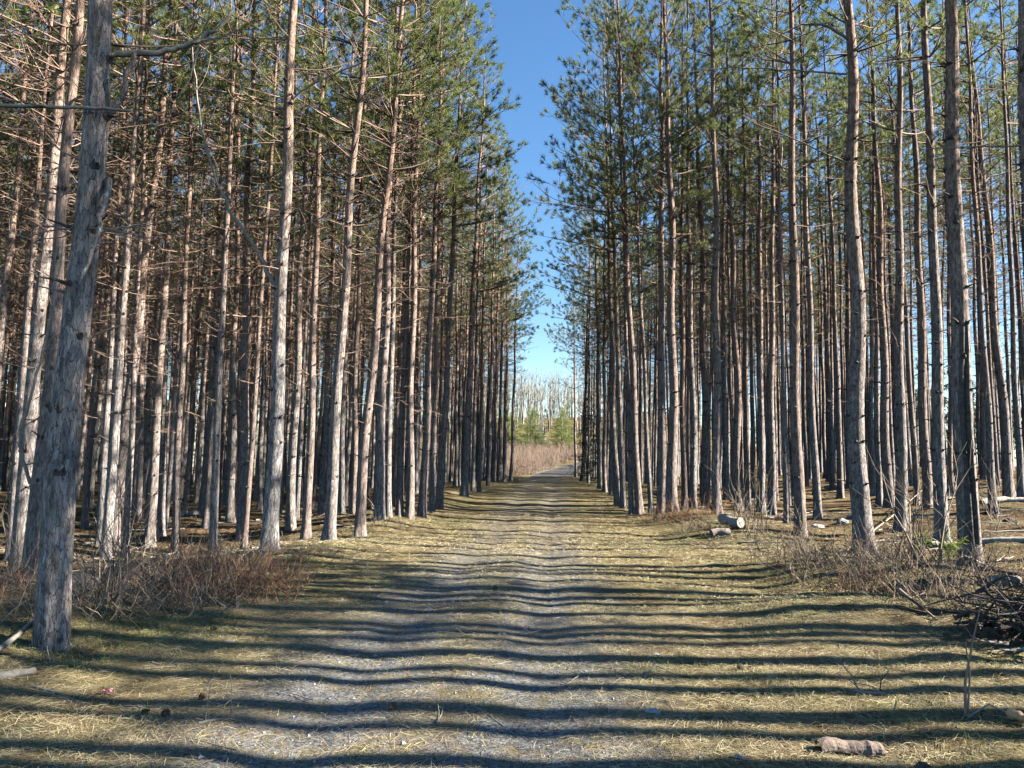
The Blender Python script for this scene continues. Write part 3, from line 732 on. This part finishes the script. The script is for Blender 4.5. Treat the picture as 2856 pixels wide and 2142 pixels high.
for k, (sx, sy, s, l) in enumerate([(285, 1720, .8, 'tall bare stems right of the big leaning pine'), (345, 1650, .75, 'slim bare stems behind the tall ones on the left'), (2095, 1500, 1.05, 'pale bare sapling clump right of the cut log'),
                                    (2130, 1490, .9, 'second pale sapling clump beside the first, before a dark pine'), (2060, 1480, .9, 'thin sapling clump directly behind the cut log end'), (2585, 1610, 1., 'dark bare saplings left of the split trunk'),
                                    (2545, 1560, .9, 'thin saplings behind the brown tangle right'), (2235, 1540, .7, 'small bare sapling before the white-sided pine'), (2775, 1450, .9, 'twiggy sapling on the rise at far right'),
                                    (25, 1640, .7, 'bare stems at the left picture edge')]):
    shrub(sx, sy, SAP[k % 3], l, GS, s, name='bare_sapling', cat='sapling')

def stick(name, pts, r0, r1, m, label, cat, group=None, twigs=0, seed=0, lift=0., sides=8):
    """a stick or log lying on the ground along photo points (px, py, height)"""
    q = np.random.default_rng(seed+900)
    W = []
    for p in pts:
        x, y = ground_at(p[0], p[1]); W.append((x, y, float(g(x, y))+r0*.7+lift+(p[2] if len(p) > 2 else 0)))
    W = np.array(W); c = W.mean(0); k = len(W)
    t = np.linspace(0, k-1, (k-1)*5+1)
    P = np.stack([np.interp(t, range(k), W[:, a]) for a in range(3)], -1)-c
    P[1:-1] += q.normal(0, r0*.15, P[1:-1].shape)
    rad = np.linspace(r0, r1, len(P))*(1+q.normal(0, .05, len(P)))
    mb = MB(); mb.tube(P, rad, sides, 0, True)
    for s in range(twigs):
        i0 = q.integers(1, len(P)-1); mb.tube(curved(P[i0], q.normal(0, .6, 3)+[0, 0, .4], q.uniform(.1, .4), 3, 0, q, .2), [r1*.7, r1*.6, r1*.5, r1*.3], 4)
    return tag(link(name, mb.mesh(name, [m]), loc=tuple(c)), label, cat, group)
def upright(name, pts, r0, r1, m, label, cat, seed=0, twigs=0):
    """a stem rooted at the first photo point and rising through the others"""
    x, y = ground_at(pts[0][0], pts[0][1]); z = float(g(x, y))
    P = np.array([(x, y, z-.03)]+[at_depth(px, py, y) for px, py in pts[1:]])-[x, y, z]
    q = np.random.default_rng(seed); mb = MB(); mb.tube(P, np.linspace(r0, r1, len(P)), 6, 0, True)
    for s in range(twigs):
        i0 = q.integers(1, len(P)); mb.tube(curved(P[i0], q.normal(0, .5, 3)+[0, 0, .6], q.uniform(.1, .3), 3, 0, q, .2), [r1*.7, r1*.6, r1*.5, r1*.3], 4)
    return tag(link(name, mb.mesh(name, [m]), loc=(x, y, z)), label, cat)
def rock(sx, sy, size, label, m=STONE, flat=.6, seed=0, name='stone', cat='stone', group=None, sx2=1.):
    x, y = ground_at(sx, sy)
    q = np.random.default_rng(seed+50); nth, nph = 14, 9
    V = []
    for a in range(nph+1):
        for b in range(nth):
            ph = math.pi*a/nph; th = 2*math.pi*b/nth
            d = np.array([math.sin(ph)*math.cos(th), math.sin(ph)*math.sin(th), math.cos(ph)])
            r = 1+.5*float(vnoise(d[0]*1.7+seed*3+d[2], d[1]*1.7+seed-d[2]))+.2*float(vnoise(d[0]*5+seed, d[1]*5+d[2]*4))
            V.append(d*r*size*[sx2, 1, flat])
    F = [(a*nth+b, a*nth+(b+1) % nth, (a+1)*nth+(b+1) % nth, (a+1)*nth+b) for a in range(nph) for b in range(nth)]
    mb = MB(); mb.add(V, F, 0, False)
    o = link(name, mb.mesh(name, [m]), loc=(x, y, float(g(x, y))+size*flat*.35)); o.rotation_euler.z = q.uniform(0, 6.28)
    return tag(o, label, cat, group)

# left foreground wood
stick('fallen_branch', [(-40, 1850), (97, 1783, .16)], .022, .016, WEATHER, 'pale grey branch leaning against the foot of the big leaning pine', 'branch', seed=1)
stick('fallen_branch', [(-20, 1830), (128, 1740, .1)], .008, .005, LIMB, 'thin brown branch lying above the pale grey one at left', 'branch', seed=2)
stick('broken_log', [(-60, 1900), (97, 1878)], .034, .026, WEATHER, 'thick weathered split log at the left picture edge', 'log', seed=3)
stick('fallen_branch', [(98, 1913), (160, 1930), (235, 1956)], .008, .005, LIMB, 'slender curved branch lying in the left foreground grass', 'branch', twigs=2, seed=4)
stick('fallen_branch', [(180, 1815), (215, 1806, .03), (240, 1822)], .006, .004, LIMB, 'arched twig right of the big leaning pine foot', 'branch', seed=5)
stick('fallen_branch', [(100, 1800), (130, 1815, .04), (140, 1840)], .006, .004, LIMB, 'bent twig before the big leaning pine foot', 'branch', seed=6)
stick('splintered_stick', [(553, 2016), (600, 2006), (655, 2001)], .009, .005, WEATHER, 'pale splintered stick at the left side of the gravel', 'stick', twigs=5, seed=7)
stick('fallen_branch', [(300, 1545), (380, 1530, .05), (470, 1528)], .024, .014, LIMB, 'pale fallen branch crossing behind the left brush', 'branch', twigs=2, seed=8)
stick('fallen_log', [(505, 1452), (560, 1446)], .11, .09, PALELOG, 'pale bleached log lying in the left wood', 'log', seed=9)
rock(535, 1438, .14, 'white stone behind the bleached log in the left wood', seed=1)
rock(187, 1801, .035, 'small white stone at the right of the big leaning pine foot', seed=2)
rock(217, 1668, .20, 'brown boulder half hidden right of the big leaning pine', m=GREYTWIG, seed=3)
# pink scrap
x, y = ground_at(300, 1930); mb = MB(); q = np.random.default_rng(5)
Vp = [(a*.012-.03+q.normal(0, .004), b*.012-.02+q.normal(0, .004), .02+q.normal(0, .009)) for a in range(6) for b in range(4)]
mb.add(Vp, [(a*4+b, a*4+b+1, a*4+b+5, a*4+b+4) for a in range(5) for b in range(3)], 0, False)
o = link('litter_scrap', mb.mesh('litter_scrap', [PINK]), loc=(x, y, float(g(x, y))+.012)); md = o.modifiers.new('thickness', 'SOLIDIFY'); md.thickness = .002
tag(o, 'small crumpled pink scrap lying in the left foreground grass', 'litter')
# right side
stick('cut_log', [(2012, 1480, .13), (2066, 1484, .12)], .14, .13, PALELOG, 'short cut pale log lying at the right track edge', 'log', sides=14, seed=20)
stick('fallen_log', [(1985, 1500), (2035, 1496)], .11, .10, LIMB, 'mossy brown log under the short cut log', 'log', sides=12, seed=21)
rock(2003, 1495, .11, 'pale pointed stone below the short cut log', flat=.9, seed=4)
rock(1833, 1458, .12, 'pale stone at the left of the orange brush', seed=5)
stick('fallen_log', [(2570, 1522), (2700, 1517), (2900, 1512)], .085, .07, PALELOG, 'long pale fallen trunk behind the split pine', 'log', sides=12, seed=22)
stick('fallen_log', [(2740, 1428), (2800, 1418), (2870, 1412)], .09, .08, PALELOG, 'pale fallen trunk on the rise at the right picture edge', 'log', sides=12, seed=23)
stick('fallen_log', [(2755, 1640), (2838, 1630)], .07, .06, WEATHER, 'short grey log lying right of the split trunk foot', 'log', sides=12, seed=24)
stick('fallen_log', [(2530, 1455), (2610, 1452)], .05, .045, WEATHER, 'slim fallen trunk between the stout right pines', 'log', sides=10, seed=25)
stick('fallen_log', [(2300, 1365), (2380, 1358)], .09, .08, PALELOG, 'bleached log behind the thick grey pine', 'log', sides=10, seed=26)
rock(2275, 1468, .20, 'flat white stone right of the bright white-sided pine', flat=.35, seed=6, sx2=1.5)
rock(2350, 1462, .18, 'grey and white stone left of the thick grey pine', seed=7)
rock(2375, 1452, .14, 'white stone touching the left of the thick grey pine', seed=8)
rock(2817, 1452, .16, 'dark mossy stone on the rise at far right', m=DARKWOOD, seed=9)
stick('fallen_branch', [(2350, 1530), (2480, 1470, .2), (2600, 1390, .6)], .02, .01, LIMB, 'leaning dead branch behind the dark tangle on the right', 'branch', twigs=4, seed=27)
# dark brush pile at the right edge
x, y = ground_at(2880, 1780); e = empty('brush_pile', (x, y, float(g(x, y))), 'dark heap of dead branches at the right picture edge', 'brush pile')
q = np.random.default_rng(31); mb = MB(); mb2 = MB()
for k in range(150):
    a = q.uniform(0, 6.28); p = np.array([q.normal(0, .28), q.normal(0, .3), q.uniform(-.02, .38)])
    P = curved(p, (math.cos(a), math.sin(a)*.6, q.normal(0, .3)), q.uniform(.2, .7), 4, -.05, q, .2)
    P[:, 2] = np.clip(P[:, 2], .0, .5)
    (mb2 if k % 6 == 0 else mb).tube(P, np.linspace(q.choice([.004, .006, .008, .012, .022]), .003, 5), 5)
link('dark_branches', mb.mesh('dark_branches', [DARKWOOD]), e); link('pale_sticks', mb2.mesh('pale_sticks', [WEATHER]), e)
stick('weathered_root', [(2716, 1795, .05), (2735, 1778, .12), (2770, 1776, .10), (2805, 1788, .02)], .06, .03, DARKWOOD, 'dark weathered root arching over the ground at lower right', 'root', twigs=3, seed=28, sides=12)
stick('fallen_branch', [(2510, 1702, .12), (2560, 1722, .08), (2612, 1738)], .02, .012, TWIG, 'stout broken branch at the edge of the right bank', 'branch', twigs=5, seed=29)
stick('fallen_branch', [(2380, 1945), (2420, 1950), (2470, 1955)], .012, .007, LIMB, 'bare branch lying across the right foreground grass', 'branch', twigs=4, seed=30)
stick('fallen_branch', [(2700, 2030), (2760, 2015, .03), (2830, 2035)], .006, .005, LIMB, 'thin pale stick by the broken orange wood', 'branch', seed=31)
stick('fallen_branch', [(1795, 1892), (1830, 1880, .05), (1880, 1885)], .007, .004, WEATHER, 'arched pale twig on the right of the gravel', 'branch', seed=32)
stick('fallen_branch', [(1310, 1968), (1360, 1996), (1405, 2022)], .005, .003, LIMB, 'long thin straw-coloured stick lying on the gravel', 'branch', seed=33)
stick('fallen_branch', [(2240, 1772), (2270, 1786), (2318, 1792)], .005, .004, WEATHER, 'thin bowed pale twig in the shaded grass right', 'branch', seed=34)
upright('bare_sapling', [(2694, 2025), (2692, 1900), (2715, 1780), (2737, 1682)], .010, .003, GREYTWIG, 'tall single bare stem standing in the right foreground', 'sapling', 1, 2)
upright('bare_sapling', [(2700, 2010), (2705, 1880), (2692, 1790)], .008, .003, GREYTWIG, 'shorter bare stem beside the tall one in the right foreground', 'sapling', 2, 1)
upright('bare_sapling', [(2452, 1945), (2457, 1900), (2480, 1868)], .006, .002, DARKWOOD, 'small dark forked stem beside the foreground branch', 'sapling', 3, 2)
upright('bare_sapling', [(2492, 2010), (2494, 1980), (2500, 1955)], .006, .004, WEATHER, 'short pale stem with a bent tip in the right grass', 'sapling', 4, 0)
upright('bare_sapling', [(2850, 1760), (2760, 1660), (2710, 1560)], .010, .004, GREYTWIG, 'long arching stem rising from the dark heap at right', 'sapling', 5, 3)
# hollow bark slab and broken wood, foreground right
x, y = ground_at(2368, 2104); e = empty('rotten_wood_piece', (x, y, float(g(x, y))), 'hollow weathered wood slab with a reddish end, foreground right', 'wood piece')
mb = MB(); k = 20; P = np.stack([np.linspace(-.17, .17, k), .02*np.sin(np.linspace(0, 5, k)), .03+.008*np.sin(np.linspace(0, 9, k))], -1)
th = np.linspace(-.4, math.pi*.9, 9); V = []
for a in range(k):
    rr = .045*(1-.7*abs(a/(k-1)-.45)**1.5)*(1+.25*float(vnoise(a*.6, 3)))
    for b in th: V.append(P[a]+[0, -rr*math.cos(b)*1.3, rr*math.sin(b)*.9-.01])
mb.add(V, [(a*9+b, a*9+b+1, a*9+b+10, a*9+b+9) for a in range(k-1) for b in range(8)], 0, False)
o = link('bark_shell', mb.mesh('bark_shell', [BROWNBARK]), e); md = o.modifiers.new('thickness', 'SOLIDIFY'); md.thickness = .008
mb = MB(); mb.tube([(.05, -.03, .02), (.12, -.04, .02), (.20, -.03, .015)], [.022, .02, .008], 8, 0, True); link('reddish_end', mb.mesh('reddish_end', [ORANGEWOOD]), e)
mb = MB(); mb.tube([(-.12, -.035, .015), (0, -.045, .02), (.06, -.045, .015)], [.012, .02, .012], 8, 0, True); link('dark_hollow', mb.mesh('dark_hollow', [DARKWOOD]), e)
stick('broken_wood', [(2822, 2045, .03), (2880, 2065)], .035, .02, ORANGEWOOD, 'broken orange piece of wood at the right picture edge', 'wood piece', seed=40)
rock(2577, 2146, .04, 'small dark stone at the bottom picture edge', m=DARKWOOD, seed=10)
stick('bark_flake', [(2050, 2118), (2085, 2128)], .016, .008, WEATHER, 'flat pale bark flake in the bottom right grass', 'bark flake', seed=41)
rock(1830, 1830, .035, 'pale flat stone on the right of the gravel, in sunlight', flat=.3, seed=11)
rock(1820, 1985, .05, 'dull flat grey stone in the shade on the right of the gravel', flat=.3, seed=12)
rock(640, 1790, .045, 'small pale forked bark scrap in the shaded grass left', m=WEATHER, flat=.25, seed=13, name='bark_flake', cat='bark flake')
# pine cones
def cone_mesh():
    mb = MB(); q = np.random.default_rng(3)
    for k in range(40):
        f = k/40; a = k*2.4; r = .022*math.sin(math.pi*(.15+.8*f)); z = f*.05
        c = np.array([r*math.cos(a), r*math.sin(a), z]); t = np.array([-math.sin(a), math.cos(a), 0]); o_ = np.array([math.cos(a), math.sin(a), .5])
        mb.add([c*[.3, .3, 1]-t*.004, c*[.3, .3, 1]+t*.004, c+o_*.008+t*.006, c+o_*.008-t*.006], [(0, 1, 2, 3)], 0, False)
    mb.tube([(0, 0, 0), (0, 0, .025), (0, 0, .05)], [.006, .012, .004], 6, 0, True)
    return mb.mesh('pine_cone', [CONE])
cm_ = cone_mesh()
for sx, sy, l in [(1378, 1646, 'dark pine cone on the middle of the track, far'), (1095, 1980, 'pine cone at the left wheel track, foreground'), (598, 1753, 'pine cone in the shaded grass by the left brush'),
                  (555, 1945, 'pine cone in the sunlit grass left of the gravel'), (2070, 1880, 'pine cone in the grass right of the gravel'), (395, 1985, 'pine cone in the dark lower left grass'), (462, 1990, 'pine cone right of another in the dark lower left grass')]:
    x, y = ground_at(sx, sy); o = link('pine_cone', cm_, loc=(x, y, float(g(x, y))+.02)); o.rotation_euler = (1.5, rnd.uniform(-.3, .3), rnd.uniform(0, 6)); o.scale = (.95,)*3
    tag(o, l, 'pine cone', 'fallen pine cones')

# ------------------------------------------------------------------ ground cover
def strips(n_, region, L, w, m, name, label, cat, upr, bendz, dens_fn, seed):
    q = np.random.default_rng(seed)
    out = []
    x0, x1, y0, y1 = region
    x = q.uniform(x0, x1, n_); y = q.uniform(y0, y1, n_)
    keep = q.random(n_) < dens_fn(x, y)
    x, y = x[keep], y[keep]; n = len(x); z = g(x, y)
    a = q.uniform(0, 6.283, n); el = q.uniform(*upr, n); l = L*q.uniform(.5, 1.3, n)
    sc = np.clip(y/9., .8, 1.8); w_ = w*sc; l = l*np.clip(y/14, 1, 1.6)
    d = np.stack([np.cos(a)*np.cos(el), np.sin(a)*np.cos(el), np.sin(el)], -1)
    p0 = np.stack([x, y, z+.004], -1)
    p1 = p0+d*(l*.5)[:, None]; p2 = p0+d*l[:, None]; p2[:, 2] -= bendz*l; p2[:, 2] = np.maximum(p2[:, 2], z+.006)
    s = np.stack([-np.sin(a), np.cos(a), q.uniform(-.6, .6, n)], -1)*(w_*.5)[:, None]
    V = np.stack([p0-s, p0+s, p1-s*.8, p1+s*.8, p2-s*.2, p2+s*.2], 1).reshape(-1, 3)
    b = np.arange(n)[:, None]*6
    F = np.concatenate([b+[0, 1, 3, 2], b+[2, 3, 5, 4]])
    mb = MB(); mb.add(V, F, 0, False)
    return mb
def in_frame(x, y): return (np.abs(x) < .72*y+.9)
def track(x, y):
    u = x-road_x(y); return np.maximum(np.exp(-((u+1.0)/.6)**2), np.exp(-((u-.35)/.6)**2))
def patch(x, y, s, o, lo, hi): return sstep(lo, hi, vnoise(x*s+o, y*s+o*2)+.5*vnoise(x*s*2.7+o, y*s*2.7))
def edge(x, y): return 1-sstep(4.6, 6.5, np.abs(x-road_x(y)-.6))
def cover(name, label, cat, m, specs):
    A = MB()
    for sp in specs:
        q = strips(*sp); A.V += q.V; A.F += [f+A.n for f in q.F]; A.m += q.m; A.sm += q.sm; A.n += q.n
    tag(link(name, A.mesh(name, [m])), label, cat, kind='stuff')
cover('dry_grass', 'matted straw-coloured grass over the track and its verges', 'grass', STRAW, [
    (150000, (-7, 7, 3.3, 9), .115, .0028, STRAW, '', '', '', (.0, .38), .25, lambda x, y: in_frame(x, y)*(.25+.75*patch(x, y, .9, 3, -.25, .2))*(1-.85*track(x, y)), 1),
    (170000, (-12, 13, 9, 22), .11, .004, STRAW, '', '', '', (.03, .4), .3, lambda x, y: in_frame(x, y)*(.3+.7*patch(x, y, .7, 5, -.25, .2))*(1-.7*track(x, y))*(.25+.75*edge(x, y)), 2),
    (42000, (-8, 16, 22, 50), .10, .005, STRAW, '', '', '', (.02, .25), .2, lambda x, y: in_frame(x, y)*(.3+.7*patch(x, y, .5, 8, -.2, .2))*(1-.5*track(x, y))*(.2+.8*edge(x, y)), 3)])
cover('green_grass', 'patches of short green grass in the track verges', 'grass', GREEN, [
    (110000, (-7, 7, 3.3, 9), .075, .0035, GREEN, '', '', '', (.3, 1.3), .25, lambda x, y: in_frame(x, y)*patch(x, y, .8, 11, .02, .25)*(1-.9*track(x, y))*np.where(x < -1, 1., .4), 4),
    (60000, (-8, 10, 9, 24), .07, .004, GREEN, '', '', '', (.1, .7), .25, lambda x, y: in_frame(x, y)*patch(x, y, .6, 13, .1, .32)*(1-.8*track(x, y))*edge(x, y), 5)])
cover('needle_litter', 'fallen brown pine needles and straw strewn over the ground', 'needle litter', LITTER, [
    (150000, (-7, 7, 3.3, 9), .12, .0022, LITTER, '', '', '', (-.05, .25), .1, lambda x, y: in_frame(x, y)*(.3+.7*patch(x, y, .7, 21, -.2, .25))*(1-.6*track(x, y)), 6),
    (90000, (-14, 15, 9, 26), .13, .004, LITTER, '', '', '', (-.05, .35), .1, lambda x, y: in_frame(x, y)*(.4+.6*patch(x, y, .5, 23, -.2, .25)), 7)])
# small stones in the wheel tracks: uncountable
q = np.random.default_rng(8); mb = MB(); n = 9000
x = q.uniform(-4, 4, n); y = q.uniform(3.4, 13, n); kp = (q.random(n) < track(x, y)*.9+.03); x, y = x[kp], y[kp]; z = g(x, y)
oc = np.array([(1, 0, 0), (0, 1, 0), (-1, 0, 0), (0, -1, 0), (0, 0, .7), (0, 0, -.5)]); of = np.array([(0, 1, 4), (1, 2, 4), (2, 3, 4), (3, 0, 4)])
for a in range(len(x)):
    s = q.uniform(.003, .011)*(1+(q.random() < .03)); mb.add(oc*s*q.uniform(.7, 1.3, (6, 3))+[x[a], y[a], z[a]+s*.2], of, 0, False)
tag(link('gravel', mb.mesh('gravel', [simple('gravel_stones', (.10, .105, .11), (.36, .36, .355), 3., .9)])), 'grey gravel stones in the two wheel tracks', 'gravel', kind='stuff')
# twigs scattered over verges and forest floor
tw = []
for k in range(5):
    qq = np.random.default_rng(600+k); b_ = MB(); P = curved((-.25, 0, 0), (1, 0, 0), .5, 5, 0, qq, .12); P[:, 2] = np.abs(P[:, 2])*.3+.006; b_.tube(P, np.linspace(.007, .003, 6), 5, 0, True)
    for s in range(3):
        i0 = qq.integers(1, 5); b_.tube(curved(P[i0], qq.normal(0, .6, 3)*[1, 1, .3]+[0, 0, .15], .15, 2, 0, qq, .2), [.004, .003, .002], 4)
    tw.append(b_.mesh('fallen_twig', [LIMB]))
for k in range(290):
    if k < 30: y = rnd.uniform(4.2, 11); x = rnd.uniform(-.6*y, .6*y); s = rnd.uniform(.3, .8)
    else:
        sd = rnd.choice((-1, 1, 1)); y = rnd.uniform(9, 32); x = float(road_x(y))+(rnd.uniform(5, 17) if sd > 0 else rnd.uniform(-16, -4.5)); s = rnd.uniform(1., 4.2)
        if abs(x) > .66*y: continue
    o = link('fallen_twig', rnd.choice(tw), loc=(x, y, float(g(x, y))+.003)); o.rotation_euler.z = rnd.uniform(0, 6.28); o.scale = (s,)*3
    tag(o, 'dead twig lying on the grass of the track and verge' if k < 30 else 'dead twig lying on the forest floor beside the track', 'twig', 'twigs on the track' if k < 30 else 'twigs on the forest floor')

# ------------------------------------------------------------------ light
SUN_AZ, SUN_EL = R(93.), R(31.)
w = bpy.data.worlds.new('World'); SC.world = w; w.use_nodes = True
nt = w.node_tree
sky = nt.nodes.new('ShaderNodeTexSky'); sky.sky_type = 'NISHITA'; sky.sun_disc = False
sky.sun_elevation = SUN_EL; sky.sun_rotation = SUN_AZ; sky.ozone_density = 2.5; sky.air_density = 1.; sky.dust_density = .05
bg = nt.nodes['Background']; hs = nt.nodes.new('ShaderNodeHueSaturation'); hs.inputs['Saturation'].default_value = 1.18; nt.links.new(sky.outputs[0], hs.inputs['Color']); nt.links.new(hs.outputs[0], bg.inputs[0]); bg.inputs[1].default_value = .05
ld = bpy.data.lights.new('sun', 'SUN'); ld.energy = 5.; ld.angle = R(.5); ld.color = (1., .94, .84)
lo = bpy.data.objects.new('sun', ld); COL.objects.link(lo)
sd = Vector((math.sin(SUN_AZ)*math.cos(SUN_EL), math.cos(SUN_AZ)*math.cos(SUN_EL), math.sin(SUN_EL)))
lo.rotation_euler = sd.to_track_quat('Z', 'Y').to_euler()
vs = SC.view_settings; vs.view_transform = 'Standard'; vs.look = 'None'; vs.gamma = 1; vs.exposure = 2.3
SC.cycles.max_bounces = 5; SC.cycles.diffuse_bounces = 0; SC.cycles.transmission_bounces = 3; SC.cycles.glossy_bounces = 1
